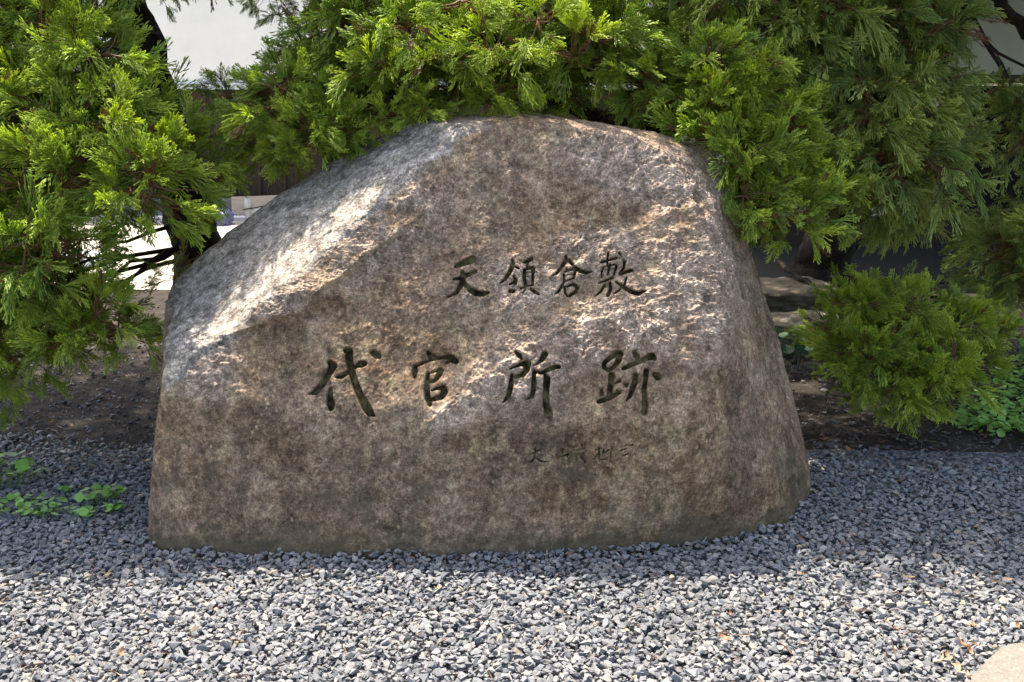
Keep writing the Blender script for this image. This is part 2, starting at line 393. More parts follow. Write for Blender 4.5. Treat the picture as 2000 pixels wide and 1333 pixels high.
def build_monument():
    pts = []
    for u, v in [(281,1066),(320,1076),(450,1082),(700,1092),(950,1092),(1150,1088),(1320,1073),(1450,1052),(1545,1022),(1586,980)]:
        g = gnd(u, v); pts.append(g); pts.append(g + np.array([0, 0, -0.15]))
    for x, y in [(-1.27, 3.9), (-1.0, 4.3), (0.7, 4.4), (1.25, 4.0)]:
        pts.append(np.array([x, y, -0.15]))
    def hit(u, v, n, q):                                # where the line through a photo point meets a plane of the stone
        d = ray(u, v); o = np.array([0, 0, CAMZ]); return o + d * (((q - o) @ n) / (d @ n))
    # upper face plane, leaning back
    qf = np.array([0.0, 3.10, 0.45]); nl_ = np.array([-0.05, -1.0, 0.57]); nr_ = np.array([0.035, -1.0, 0.57])
    ridge = [hit(u, v, nl_, qf) for u, v in [(318,770),(470,672),(600,588),(745,455),(870,330),(955,240)]]
    pts += ridge
    back = at(560, 378, 3.98)
    nf = np.cross(ridge[4] - ridge[1], back - ridge[1]); nf /= np.linalg.norm(nf)
    if nf[1] > 0: nf = -nf
    for u, v in [(333,560),(396,492),(468,436),(600,350),(740,277),(840,232)]: pts.append(hit(u, v, nf, ridge[1]))
    print('facet normal', nf, [p.round(2) for p in pts[-6:]])
    pts += [hit(u, v, nr_, qf) for u, v in [(1050,236),(1180,262),(1285,292),(1375,470),(1405,640)]]
    for u, v, Y in [(298,930,3.24),(292,930,3.5),(306,790,3.6),(322,640,3.72),
                    (960,221,3.84),(1060,222,3.83),(1200,243,3.84),(1292,263,3.85),(1386,290,3.90),(1420,350,3.92),(1444,430,3.89),(1484,560,3.84),(1532,700,3.78),(1567,830,3.72),(1586,930,3.62),
                    (1445,800,3.42),(1460,930,3.36)]:
        pts.append(at(u, v, Y))
    pts += [np.array(p) for p in [(-1.08,3.23,.40),(-.5,3.13,.43),(0.1,3.10,.45),(.6,3.13,.44),(-.9,4.3,.5),(.6,4.35,1.0),(-.1,4.35,1.15),(1.0,4.2,.5)]]
    bm = bmesh.new()
    for p in pts: bm.verts.new(p)
    r = bmesh.ops.convex_hull(bm, input=bm.verts)
    C = np.array([-0.02, 3.72, 0.5])
    pl = []
    for f in bm.faces:
        n = np.array(f.normal); 
        if f.calc_area() < 1e-5: continue
        c = np.array(f.calc_center_median())
        if n @ (c - C) < 0: n = -n
        h = n @ (c - C)
        for q in pl:
            if q[0] @ n > 0.9985: break
        else: pl.append((n, h))
    bm.free()
    N = np.array([p[0] for p in pl]); H = np.array([p[1] for p in pl])
    NH = N / H[:, None]
    hx, hy, hz = 1.12, 0.36, 0.62
    def surf(Q, p=150.0):
        D = Q
        acc = np.zeros(len(D)); mx = np.zeros(len(D))
        for a in NH: mx = np.maximum(mx, D @ a)
        for a in NH: acc += np.maximum(D @ a, 0) ** p / mx ** p
        return 1.0 / (mx * acc ** (1 / p))
    nx, nz, nd = 960, 600, 90
    def facegrid(a, b, f):
        A, B = np.meshgrid(a, b); return f(A.ravel(), B.ravel()), len(a), len(b)
    def knots(*k): return np.concatenate([np.linspace(a, b, n, endpoint=False) for a, b, n in k] + [[k[-1][1]]])
    ax = knots((-hx, -.5, 170), (-.5, .42, 560), (.42, hx, 180)); az = knots((-hz, -.12, 120), (-.12, .48, 300), (.48, hz, 60))
    ad = knots((-hy, 0, 60), (0, hy, 20)); at_ = knots((-hy, 0, 170), (0, hy, 40))
    faces = []
    faces.append(facegrid(ax, az, lambda a, b: np.stack([a, np.full_like(a, -hy), b], 1)) + (0,))
    faces.append(facegrid(ax[::-2], az[::4], lambda a, b: np.stack([a, np.full_like(a, hy), b], 1)) + (0,))
    faces.append(facegrid(ax, at_, lambda a, b: np.stack([a, b, np.full_like(a, hz)], 1)) + (0,))
    faces.append(facegrid(ad[::-1], az, lambda a, b: np.stack([np.full_like(a, -hx), a, b], 1)) + (0,))
    faces.append(facegrid(ad, az, lambda a, b: np.stack([np.full_like(a, hx), a, b], 1)) + (0,))
    Vs, Fs, off = [], [], 0
    for Q, na, nb, _ in faces:
        Vs.append(Q)
        i = (np.arange(nb - 1)[:, None] * na + np.arange(na - 1)[None]).ravel() + off
        Fs.append(np.stack([i, i + 1, i + na + 1, i + na], 1)); off += len(Q)
    Q = np.concatenate(Vs); Fq = np.concatenate(Fs)
    rr = surf(Q)
    P = C + Q * rr[:, None]
    # dominant plane normal for displacement
    G = np.zeros_like(P); mx = np.zeros(len(P)); acc = np.zeros(len(P))
    Dn = Q * rr[:, None]
    for a, n in zip(NH, N):
        w = np.maximum(Dn @ a, 0) ** 60; G += w[:, None] * n; acc += w
    G /= np.linalg.norm(G, axis=1)[:, None]
    u, v = proj(P)
    front = G[:, 1] < -0.2
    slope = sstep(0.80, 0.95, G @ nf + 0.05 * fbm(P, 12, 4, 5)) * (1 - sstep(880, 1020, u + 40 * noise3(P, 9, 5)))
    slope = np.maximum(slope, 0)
    n_lo = fbm(P, 2.2, 3, 11)
    # broad form: hollows and swells
    d = 0.010 * n_lo + 0.008 * fbm(P, 6, 3, 12)
    # hollow below the crest so that the upper middle faces down a little
    d += -0.014 * blob(u, v, 1060, 430, 260, 130, 0, 0.8)
    d += 0.008 * blob(u, v, 1050, 300, 300, 60, 5, 0.9)
    d += 0.012 * blob(u, v, 1320, 560, 140, 190, 10, 0.8)
    d += 0.016 * blob(u, v, 1200, 700, 260, 60, -8, 0.9)
    d += -0.012 * blob(u, v, 700, 870, 300, 150, 0, 0.9)
    # rough spalled zones
    rough = np.zeros(len(P))
    for b in [(1330,560,105,170,8),(1180,650,210,60,-14),(1030,720,150,60,-30),(1230,330,150,65,15),(1340,420,70,110,0),(760,450,130,60,-38),(560,590,70,30,-25),
              (400,720,75,65,20),(1000,560,90,60,0),(900,800,70,30,-35),(1150,500,120,50,-15),(350,640,40,70,0)]:
        rough = np.maximum(rough, blob(u, v, *b[:5], soft=0.55))
    rough *= sstep(-0.45, 0.25, fbm(P, 9, 4, 31) + 0.25) 
    wp = 0.02 * np.stack([fbm(P, 14, 3, 81), fbm(P, 14, 3, 82), fbm(P, 14, 3, 83)], 1)
    rg = fbm(P + wp, 30, 5, 41, 0.68, ridged=True)
    st_ = fbm((P + wp * 2) * np.array([1, 1, 1.6]), 15, 4, 43)
    terr = np.round(st_ * 4) / 4 - st_                                 # little broken ledges
    d += rough * (0.012 * rg + 0.017 * terr + 0.010)
    d += 0.0055 * fbm(P, 26, 5, 51, 0.62) * (0.45 + .5 * slope + .6 * rough) + 0.004 * fbm(P + wp, 11, 3, 52, 0.5, ridged=True)
    d += 0.0030 * fbm(P, 120, 3, 55, 0.6) * (0.6 + 1.0 * rough)
    # chipped ridge between slope and face
    edge = np.exp(-(((G @ nf) - 0.88) / 0.06) ** 2) * (u < 940) * (G[:, 1] < -.3)
    d -= edge * 0.016 * np.maximum(fbm(P, 9, 4, 61, 0.6), -0.1) 
    # broken notch
    d -= 0.020 * blob(u, v, 640, 610, 60, 22, 8, 0.5) 
    d += 0.014 * blob(u, v, 560, 600, 70, 24, -18, 0.4)
    wob = 9 * fbm(P, 10, 4, 91, 0.6)
    f = np.interp(u, [330, 400, 480, 560, 600, 640, 700, 780, 860], [775, 690, 655, 628, 606, 560, 520, 455, 400]) + wob * 1.6 - v
    d += 0.017 * sstep(-3, 3, f) * np.exp(-np.maximum(f, 0) / 55) * sstep(320, 380, u) * (1 - sstep(760, 880, u))
    f = np.interp(u, [940, 1000, 1100, 1180, 1260, 1320, 1400], [650, 575, 520, 480, 432, 415, 380]) + wob * 2.5 - v
    d += 0.016 * sstep(-9, 9, -f) * np.exp(-np.maximum(-f, 0) / 90) * sstep(930, 1050, u) * (1 - sstep(1360, 1430, u))
    f = np.interp(u, [880, 960, 1060, 1150, 1300], [770, 720, 655, 628, 590]) + wob * 2.5 - v
    d += 0.010 * sstep(-6, 6, -f) * np.exp(-np.maximum(-f, 0) / 60) * sstep(870, 950, u) * (1 - sstep(1250, 1350, u))
    # streaky dents, pits
    pits = fbm(P, 22, 3, 71); d -= 0.006 * sstep(0.35, 0.6, pits)
    fade = sstep(-0.05, 0.05, P[:, 2] + 0.05)
    P = P + G * d[:, None]
    u2, v2 = proj(P)
    dep, mask = carve_field(u2, v2)
    ok = (G[:, 1] < -0.5).astype(float)
    inside = G * (dep * 1.9 * ok)[:, None]
    # the cut floor is smoothed by taking the relief down a bit
    P = P - inside
    me = mesh_np('carved_stone', P, Fq, True)
    colr = np.stack([mask * ok, np.clip(rough * (0.75 + 0.5 * rg), 0, 1), slope], 1)
    vcol(me, 'st', colr)
    me.materials.append(MON)
    o = link('monument_stone', me)
    tag(o, 'large weathered granite boulder with two rows of carved Japanese characters standing on grey gravel', 'stone monument')
    return P
MP = build_monument()

# ------------------------------------------------------------------ gravel pebbles (uncountable)
def hull_variant(n, sx, sy, sz, sub=False):
    bm = bmesh.new()
    for i in range(n):
        p = Vector((random.gauss(0, 1), random.gauss(0, 1), random.gauss(0, 1))).normalized() * random.uniform(0.85, 1.1)
        bm.verts.new((p.x * sx, p.y * sy, p.z * sz))
    bmesh.ops.convex_hull(bm, input=bm.verts)
    for v_ in [v_ for v_ in bm.verts if not v_.link_faces]: bm.verts.remove(v_)
    bmesh.ops.triangulate(bm, faces=bm.faces)
    bm.verts.ensure_lookup_table(); bm.verts.index_update()
    V = np.array([v_.co[:] for v_ in bm.verts]); Fc = np.array([[q.index for q in f.verts] for f in bm.faces])
    bm.free(); return V, Fc
def rotmats(a, b, c):
    ca, sa, cb, sb, cc, sc = np.cos(a), np.sin(a), np.cos(b), np.sin(b), np.cos(c), np.sin(c)
    Z = np.zeros_like(a); O = np.ones_like(a)
    Rz = np.stack([np.stack([ca, -sa, Z], -1), np.stack([sa, ca, Z], -1), np.stack([Z, Z, O], -1)], -2)
    Rx = np.stack([np.stack([O, Z, Z], -1), np.stack([Z, cb, -sb], -1), np.stack([Z, sb, cb], -1)], -2)
    Ry = np.stack([np.stack([cc, Z, sc], -1), np.stack([Z, O, Z], -1), np.stack([-sc, Z, cc], -1)], -2)
    return Rz @ Rx @ Ry
def scatter_mesh(name, variants, pos, R, scl, cols, attr='pc'):
    Vs, Fs, Cs, off = [], [], [], 0
    which = rng.integers(0, len(variants), len(pos))
    for k, (V, Fc) in enumerate(variants):
        ii = np.nonzero(which == k)[0]
        if not len(ii): continue
        P = np.einsum('nij,vj->nvi', R[ii], V) * scl[ii][:, None, None] + pos[ii][:, None, :]
        Fk = (Fc[None] + (np.arange(len(ii)) * len(V))[:, None, None] + off).reshape(-1, 3)
        Vs.append(P.reshape(-1, 3)); Fs.append(Fk); Cs.append(np.repeat(cols[ii], len(V), 0)); off += P.shape[0] * len(V)
    me = mesh_np(name, np.concatenate(Vs), np.concatenate(Fs)); vcol(me, attr, np.concatenate(Cs)); return me
def peb_cols(n, level=1.0):  # second argument scales all pebble colours, lower values give darker stones
    pal = 1.12 * np.array([[.085,.097,.118],[.12,.13,.15],[.16,.165,.175],[.22,.22,.215],[.27,.265,.25],[.33,.30,.25],[.36,.27,.16],[.13,.15,.17],[.40,.38,.35]])
    w = np.array([.17,.22,.22,.14,.09,.04,.015,.09,.015]); w /= w.sum()
    pal = (0.48 * pal + 0.52 * np.array([.158, .162, .168])) * 0.80
    return pal[rng.choice(len(pal), n, p=w)] * rng.uniform(0.8, 1.2, (n, 1)) * level * np.array([1.06, 1.0, .92])
# footprint of the stone on the ground
base = MP[(np.abs(MP[:, 2]) < 0.012)]
bang = np.arctan2(base[:, 1] - 3.7, base[:, 0]); brad = np.hypot(base[:, 1] - 3.7, base[:, 0])
abin = np.linspace(-math.pi, math.pi, 181); rad = np.array([brad[(bang >= abin[i]) & (bang < abin[i + 1])].max() if ((bang >= abin[i]) & (bang < abin[i + 1])).any() else 0.5 for i in range(180)])
def inside_stone(x, y, m=0.0):
    a = np.arctan2(y - 3.7, x); r = np.hypot(y - 3.7, x)
    return r < rad[np.clip(((a + math.pi) / (2 * math.pi) * 180).astype(int), 0, 179)] + m
def gravel():
    variants = [hull_variant(random.choice([9, 10, 12]), 1, random.uniform(.6, .9), random.uniform(.45, .65)) for _ in range(16)]
    allp = []
    for layer, (sp, zz) in enumerate([(0.0208, 0.002), (0.0218, 0.010)]):
        X, Y = np.meshgrid(np.arange(-2.75, 2.75, sp), np.arange(1.95, 4.5, sp))
        p = np.stack([X.ravel(), Y.ravel()], 1) + rng.uniform(-.5, .5, (X.size, 2)) * sp * 1.2
        lim = 0.5 * p[:, 1] * 1.12 + 0.25
        edge = 4.12 + 0.10 * np.sin(p[:, 0] * 2.1) - 0.1 * (p[:, 0] > 0.9)
        k = (np.abs(p[:, 0]) < lim) & (rng.random(len(p)) < 1 - sstep(-0.22, 0.14, p[:, 1] - edge)) & ~inside_stone(p[:, 0], p[:, 1], -0.012)
        p = p[k]
        z = zz + rng.uniform(-.003, .004, len(p)) + 0.010 * fbm(np.column_stack([p, np.zeros(len(p))]), 3.0, 2, 5)
        an = np.arctan2(p[:, 1] - 3.7, p[:, 0]); dd = np.hypot(p[:, 1] - 3.7, p[:, 0]) - rad[np.clip(((an + math.pi) / (2 * math.pi) * 180).astype(int), 0, 179)]
        z += 0.020 * np.exp(-np.maximum(dd, 0) / 0.05) * (0.6 + 0.8 * noise3(np.column_stack([p, p[:, 0] * 0]), 9, 77))
        allp.append(np.column_stack([p, z]))
    P = np.concatenate(allp); n = len(P)
    s = np.clip(rng.lognormal(math.log(0.0134), 0.22, n), 0.008, 0.025)
    R = rotmats(rng.uniform(0, 6.28, n), rng.normal(0, .26, n), rng.normal(0, .26, n))
    big = 1 + 0.16 * fbm(P * [1, 1, 0], 2.2, 4, 88)
    me = scatter_mesh('gravel', variants, P, R, s, peb_cols(n) * big[:, None])
    tag(link('gravel', me, PEB), 'grey crushed stone gravel spread in front of and around the carved boulder', 'gravel', kind='stuff')
    # loose stones and brown litter on the shaded soil behind
    n = 5200
    x = rng.uniform(-3.6, 3.8, n); y = 3.95 + rng.beta(1.1, 2.2, n) * 3.6
    k = ~inside_stone(x, y, 0.0); x, y = x[k], y[k]; n = len(x)
    P = np.column_stack([x, y, rng.uniform(0.0, 0.012, n)])
    s = np.clip(rng.lognormal(math.log(0.012), 0.3, n), 0.005, 0.024)
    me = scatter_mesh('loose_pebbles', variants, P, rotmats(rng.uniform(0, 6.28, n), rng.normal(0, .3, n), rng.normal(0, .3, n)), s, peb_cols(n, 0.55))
    tag(link('loose_pebbles', me, PEB), 'sparse small stones scattered on the dark soil under the junipers', 'gravel', kind='stuff')
    # far light gravel by the wall
    n = 1500
    P = np.column_stack([rng.uniform(-5.5, -1.5, n), rng.uniform(11.8, 12.35, n), rng.uniform(0.01, 0.03, n)])
    me = scatter_mesh('far_pebbles', variants, P, rotmats(rng.uniform(0, 6.28, n), rng.normal(0, .3, n), rng.normal(0, .3, n)), rng.uniform(.02, .035, n), peb_cols(n, 1.3))
    tag(link('far_pebbles', me, PEB), 'pale gravel strip along the foot of the far boarded wall', 'gravel', kind='stuff')
gravel()

def needle_litter():
    LIT = mat_leaf('dry_litter', (0.16, 0.085, 0.045), 0.1)
    V = []; Fc = []; n = 5200
    V0 = np.array([[-1, -.09, 0], [1, -.05, 0.06], [1, .05, .06], [-1, .09, 0], [0, 0, 0.22]])
    F0 = np.array([[0, 1, 4], [1, 2, 4], [2, 3, 4], [3, 0, 4]])
    x = rng.uniform(-3.0, 3.2, n); y = np.where(rng.random(n) < 0.8, 3.75 + rng.beta(1.2, 2.0, n) * 2.8, rng.uniform(2.3, 4.2, n))
    k = ~inside_stone(x, y, 0.01); x, y = x[k], y[k]; n = len(x)
    P = np.column_stack([x, y, np.where(y < 4.1, 0.022, 0.010) + rng.uniform(0, .006, n)])
    me = scatter_mesh('needle_litter', [(V0, F0)], P, rotmats(rng.uniform(0, 6.28, n), rng.normal(0, .2, n), rng.normal(0, .2, n)), rng.uniform(.008, .026, n), np.ones((n, 3)))
    tag(link('needle_litter', me, LIT), 'brown dry needles and twig bits lying over soil and shaded gravel', 'litter', kind='stuff')
needle_litter()

# ------------------------------------------------------------------ tubes
def tube_arrays(path, rads, sides=3, cap=False):
    """path (n,3) -> verts, tri faces, param 0..1"""
    path = np.asarray(path); n = len(path)
    T = np.gradient(path, axis=0); T /= np.linalg.norm(T, axis=1)[:, None] + 1e-9
    ref = np.array([0.3, 0.2, 0.93]) if abs(T[0][2]) < 0.9 else np.array([1.0, 0.1, 0])
    A = np.cross(T, ref); A /= np.linalg.norm(A, axis=1)[:, None] + 1e-9
    B = np.cross(T, A)
    th = np.arange(sides) * 2 * math.pi / sides
    V = path[:, None] + (A[:, None] * np.cos(th)[None, :, None] + B[:, None] * np.sin(th)[None, :, None]) * np.asarray(rads)[:, None, None]
    V = V.reshape(-1, 3); Fc = []
    for i in range(n - 1):
        for j in range(sides):
            a = i * sides + j; b = i * sides + (j + 1) % sides
            Fc += [(a, b, b + sides), (a, b + sides, a + sides)]
    if cap:
        V = np.vstack([V, path[-1]]); e = len(V) - 1
        for j in range(sides): Fc.append(((n - 1) * sides + j, (n - 1) * sides + (j + 1) % sides, e))
    return V, np.array(Fc), np.repeat(np.linspace(0, 1, n), sides)
class TB:
    def __init__(s): s.V = []; s.F = []; s.C = []; s.o = 0
    def add(s, path, rads, c0, c1, sides=3):
        V, Fc, t = tube_arrays(path, rads, sides)
        c = np.array(c0)[None] * (1 - t[:, None]) + np.array(c1)[None] * t[:, None]
        s.V.append(V); s.F.append(Fc + s.o); s.C.append(c); s.o += len(V)
    def arrays(s): return np.concatenate(s.V), np.concatenate(s.F), np.concatenate(s.C)

def rnd_perp(d):
    r = np.array([random.gauss(0, 1) for _ in range(3)]); r -= d * (r @ d); return r / (np.linalg.norm(r) + 1e-9)
def curve(p, d, L, n, bend):
    out = [p]; q = p.copy(); dd = d.copy()
    for i in range(n):
        dd = dd + bend * (1.0 / n); dd /= np.linalg.norm(dd); q = q + dd * L / n; out.append(q.copy())
    return np.array(out), dd
def make_spray(style):
    """a juniper spray along +Z, about 0.13 m long: cords fork like fingers"""
    t = TB(); Z = np.array([0, 0, 1.0]); fan = rnd_perp(Z)
    main, _ = curve(np.zeros(3), Z, 0.105, 5, fan * random.uniform(-.35, .35))
    t.add(main, np.linspace(0.0019, 0.0014, 6), (0.05, 0, 0), (0.5, 0, 0))
    side = 1
    for i in range(1, 6):
        for _ in range(2 if i < 5 else 3):
            side = -side
            ax = fan * side + rnd_perp(Z) * 0.7; ax /= np.linalg.norm(ax)
            spread = random.uniform(.5, 1.2)
            d = Z + ax * spread; d /= np.linalg.norm(d)
            L = (0.074 - 0.008 * i) * random.uniform(.75, 1.3)
            pth, dd = curve(main[i], d, L, 4, (Z * random.uniform(.1, 1.2) - ax * .35) * 0.9)
            t.add(pth, [0.0013, 0.0013, 0.0014, 0.0015, 0.0016], (0.15, 0, 0), (0.75, 0, 0))
            for k in (2, 4, 4):
                if k == 2 and random.random() < .3: continue
                a2 = rnd_perp(dd) * 0.7 + ax * random.choice((-1, 1)) * 0.4
                d2 = dd + a2 * random.uniform(.5, 1.1); d2 /= np.linalg.norm(d2)
                p2, _ = curve(pth[k], d2, random.uniform(.013, .026) * (1.3 if k == 2 else 1), 3, dd * .8)
                t.add(p2, [0.0015, 0.0020, 0.0022, 0.0011], (0.4, 0, 0), (random.uniform(.8, 1.0), 0, 0))
    return t.arrays()
SPRAYS = [make_spray(0) for _ in range(9)]

def frame_to(d, roll):
    d = d / np.linalg.norm(d); a = np.cross(d, [0, 0, 1.0]) if abs(d[2]) < .95 else np.cross(d, [1.0, 0, 0])
    a /= np.linalg.norm(a); b = np.cross(d, a)
    x = a * math.cos(roll) + b * math.sin(roll); y = np.cross(d, x)
    return np.stack([x, y, d], 1)
def make_clump(name, mat, nspray=64, R=0.13, droop=0.35, dead=0.07):
    Vs, Fs, Cs, off = [], [], [], 0
    tb = TB()
    nl = 12
    lobes = []
    for i in range(nl):                       # sprays gather in tufts at the end of short limbs
        z = random.uniform(-0.75, 1.0); a = random.uniform(0, 6.28); r = math.sqrt(max(0, 1 - z * z))
        d = np.array([r * math.cos(a), r * math.sin(a), z * 0.75]); lobes.append(d * R * random.uniform(.7, 1.25))
        pth, _ = curve(np.zeros(3), d / np.linalg.norm(d) + rnd_perp(d / np.linalg.norm(d)) * .4, np.linalg.norm(lobes[-1]), 3, d * .6)
        pth[-1] = lobes[-1]; pth[2] = (pth[1] + pth[-1]) / 2 + rnd_perp(d / np.linalg.norm(d)) * .012
        tb.add(pth, [.0042, .0035, .0028, .002], (0, 0, 1), (0, 0, 1), 4)
    for i in range(nspray):
        L = lobes[i % nl]; ld = L / np.linalg.norm(L)
        tone = random.random(); isdead = random.random() < dead
        d = ld + rnd_perp(ld) * random.uniform(.1, .9) + np.array([0, 0, .12 - droop * random.uniform(-.1, 2.0)])
        d /= np.linalg.norm(d)
        V, Fc, C = SPRAYS[random.randrange(len(SPRAYS))]
        s = random.choice((.45, .6, .72, .9)) * random.uniform(.85, 1.1)
        M_ = frame_to(d, random.uniform(0, 6.28))
        P = V * s
        # bend: droop along own length
        base = L + rnd_perp(ld) * random.uniform(0, .022)
        W_ = P @ M_.T + base
        W_[:, 2] -= (P[:, 2] ** 2) * random.uniform(-1.5, 3.0 + 4 * droop)
        c = C.copy(); c[:, 1] = np.clip(tone + 0, 0, 1); c[:, 0] *= 0.55 + 0.45 * tone
        if isdead: c[:, 2] = 1
        else: c[:, 2] = np.where(C[:, 0] < 0.12, 0.48, 0)
        Vs.append(W_); Fs.append(Fc + off); Cs.append(c); off += len(V)
    V, Fc, C = tb.arrays(); Vs.append(V); Fs.append(Fc + off); Cs.append(C)
    me = mesh_np(name, np.concatenate(Vs), np.concatenate(Fs)); vcol(me, 'fo', np.concatenate(Cs))
    me.materials.append(mat); return me
CL_BRIGHT = [make_clump('foliage_tuft', FOL, 88, 0.14, 0.05) for _ in range(5)]
CL_DULL = [make_clump('foliage_tuft_dull', FOL2, 80, 0.15, 0.35, 0.06) for _ in range(4)]
CL_YEL = [make_clump('foliage_tuft_yellow', FOLY, 10, 0.05, 0.9, 0.0)]
CL_CAN = [make_clump('foliage_canopy', FOL, 64, 0.17) for _ in range(2)]

def in_poly(x, y, poly):
    c = False; n = len(poly)
    for i in range(n):
        x1, y1 = poly[i]; x2, y2 = poly[(i + 1) % n]
        if (y1 > y) != (y2 > y) and x < (x2 - x1) * (y - y1) / (y2 - y1) + x1: c = not c
    return c
def region(poly, n, Yf, mind):
    """darts inside a region; Yf(u,v) gives the distance of the foliage surface there"""
    xs = [p[0] for p in poly]; ys = [p[1] for p in poly]; out = []; tries = 0
    while len(out) < n and tries < n * 60:
        tries += 1
        u = random.uniform(min(xs), max(xs)); v = random.uniform(min(ys), max(ys))
        if not in_poly(u, v, poly) or math.hypot(u - 250, v - 495) < 125: continue
        if any((u - a) ** 2 + (v - b) ** 2 < mind ** 2 for a, b, _ in out): continue
        out.append((u, v, Yf(u, v)))
    return out
def sunplane(u, v, off=0.0):              # where the sightline meets the sloping front of the crowns
    d = ray(u, v); a = (3.28 + 0.41 * CAMZ) / (d[1] - 0.41 * d[2]); return a * d[1] + off

def sweep(path, rads, sides=9, n=10, jitter=0.0, rough=0.0):
    path = np.array(path, float); t0 = np.linspace(0, 1, len(path)); t = np.linspace(0, 1, n)
    sm = np.stack([np.interp(t, t0, path[:, k]) for k in range(3)], 1)
    for _ in range(2): sm[1:-1] = (sm[:-2] + 2 * sm[1:-1] + sm[2:]) / 4
    sm[1:-1] += np.random.default_rng(int(abs(path.sum()) * 1000)).normal(0, jitter, (n - 2, 3))
    V, Fc, _ = tube_arrays(sm, np.interp(t, t0, rads), sides)
    if rough: V = V + rough * np.stack([fbm(V, 14, 3, 5), fbm(V, 14, 3, 6), fbm(V, 9, 3, 7)], 1)
    return V, Fc

class Tree:
    def __init__(s, name, base, label, cat, group=None):
        s.o = thing(name, tuple(base), label, cat, group); s.b = np.array(base, float); s.cl = []; s.anchor = []
    def trunk(s, path, rads, name='trunk'):
        V, Fc = sweep(path, rads, 14, 26, 0.012, 0.03)
        link(name, mesh_np(name, V - s.b, Fc, True), BARK, s.o)
        t0 = np.linspace(0, 1, len(path)); 
        s.anchor += [np.array([np.interp(t, t0, np.array(path)[:, k]) for k in range(3)]) for t in np.linspace(.25, 1, 10)]
    def clumps(s, lst, meshes, sc=(0.8, 1.15)):
        for (u, v, Y) in lst:
            s.put(at(u, v, Y), meshes, sc)
    def put(s, p, meshes, sc=(0.8, 1.15)):
        k = random.uniform(*sc)
        o = link('foliage_tuft', random.choice(meshes), None, s.o, tuple(p - s.b), (random.gauss(0, .25), random.gauss(0, .25), random.uniform(0, 6.28)), (k, k, k))
        s.cl.append(p)
    def limbs(s, every=2, r0=0.015, r1=0.006):
        A = np.array(s.anchor); tb = TB(); cl = s.cl[::every]
        for k, p in enumerate(cl):
            if p[2] > 1.5 + 0.07 * p[1]: continue
            d = np.linalg.norm(A - p, axis=1) + np.abs(A[:, 2] - p[2] - 0.1) * 0.5; a = A[int(np.argmin(d))]
            q = [a, a * .6 + p * .4 + np.array([random.gauss(0, .07), random.gauss(0, .07), random.uniform(0.0, .12)]), a * .2 + p * .8 + np.array([random.gauss(0, .04), 0, random.uniform(-.02, .05)]), p]
            V, Fc = sweep(q, [r0, r0 * .7, r0 * .4, r1], 6, 9, 0.012)
            o = link('branch', mesh_np('branch', V - s.b, Fc, True), BARK, s.o)

# left juniper beside the stone
TA = Tree('juniper_tree', at(375, 640, 4.75) * [1, 1, 0], 'tall juniper left of the boulder with dark leaning trunk and hanging green sprays', 'tree', 'junipers around the boulder')
TA.trunk([at(392, 640, 4.75) * [1, 1, 0] + [0, 0, -.05], at(392, 540, 4.75), at(375, 420, 4.75), at(320, 240, 4.75), at(262, 60, 4.75), at(215, -80, 4.75), at(150, -420, 4.8)], [.17, .125, .12, .105, .10, .09, .05])
A1 = [(-90,-80),(165,-80),(180,60),(205,180),(340,290),(385,350),(335,400),(200,390),(150,420),(120,500),(-90,500)]
A2 = [(-90,500),(130,540),(215,590),(240,650),(110,680),(20,750),(-90,740)]
A3 = [(330,410),(375,430),(355,500),(325,520),(325,450)]
TA.clumps(region(A1, 72, lambda u, v: sunplane(u, v, random.uniform(-.18, .35)), 36), CL_BRIGHT)
TA.clumps(region(A2, 30, lambda u, v: sunplane(u, v, random.uniform(-.12, .45)), 36), CL_BRIGHT, (.7, 1.0))
TA.clumps(region(A3, 5, lambda u, v: random.uniform(4.1, 4.4), 30), CL_BRIGHT, (.45, .7))
TA.clumps([(60,520,3.85),(70,450,3.9),(130,620,3.9),(20,480,3.9),(20,560,3.85)], CL_BRIGHT, (.7, .8))
TA.clumps([(345,540,4.05),(240,610,4.0),(255,640,4.0)], CL_BRIGHT, (.45, .6))
TA.clumps([(365,510,3.98)], CL_YEL, (.9, .9))
TA.clumps([(300,-20,4.3),(345,-35,4.3),(515,-10,4.3),(545,30,4.4)], CL_DULL, (.4, .6))

# juniper behind the stone whose branches hang over its top
TBk = Tree('juniper_tree', at(1290, 400, 5.2) * [1, 1, 0], 'juniper behind the boulder whose lit branches hang over the boulder top', 'tree', 'junipers around the boulder')
TBk.trunk([at(1290, 400, 5.2) * [1, 1, 0] + [0, 0, -.05], at(1270, 330, 5.2), at(1290, 180, 5.15), at(1300, 60, 5.1), at(1330, -150, 5.0), at(1340, -420, 5.0)], [.14, .12, .11, .10, .09, .05])
TBk.trunk([at(1280, 300, 5.2), at(1150, 210, 4.9), at(950, 150, 4.5), at(760, 120, 4.4), at(560, 110, 4.5)], [.07, .055, .045, .03, .015], 'limb')
B1 = [(490,165),(585,130),(670,50),(690,-80),(1260,-80),(1240,60),(1280,170),(1200,185),(1060,170),(960,185),(840,195),(760,225),(670,262),(570,275),(500,240)]
TBk.clumps(region(B1, 105, lambda u, v: sunplane(u, v, random.uniform(.04, .5)), 30), CL_BRIGHT, (.7, 1.05))
TBk.clumps([(560,295,3.92),(625,275,3.9),(700,250,3.86),(765,225,3.84),(820,215,3.8),(520,280,4.2),(600,265,4.15),(540,300,4.2),(450,195,4.3),(430,270,4.4),(660,240,4.2)], CL_BRIGHT, (.5, .7))
TBk.clumps([(700,-20,3.95),(900,0,3.80),(1050,40,3.80),(800,60,3.84),(960,100,3.78),(860,110,3.80),(1120,110,3.85),(760,130,3.9)], CL_BRIGHT, (.8, 1.0))

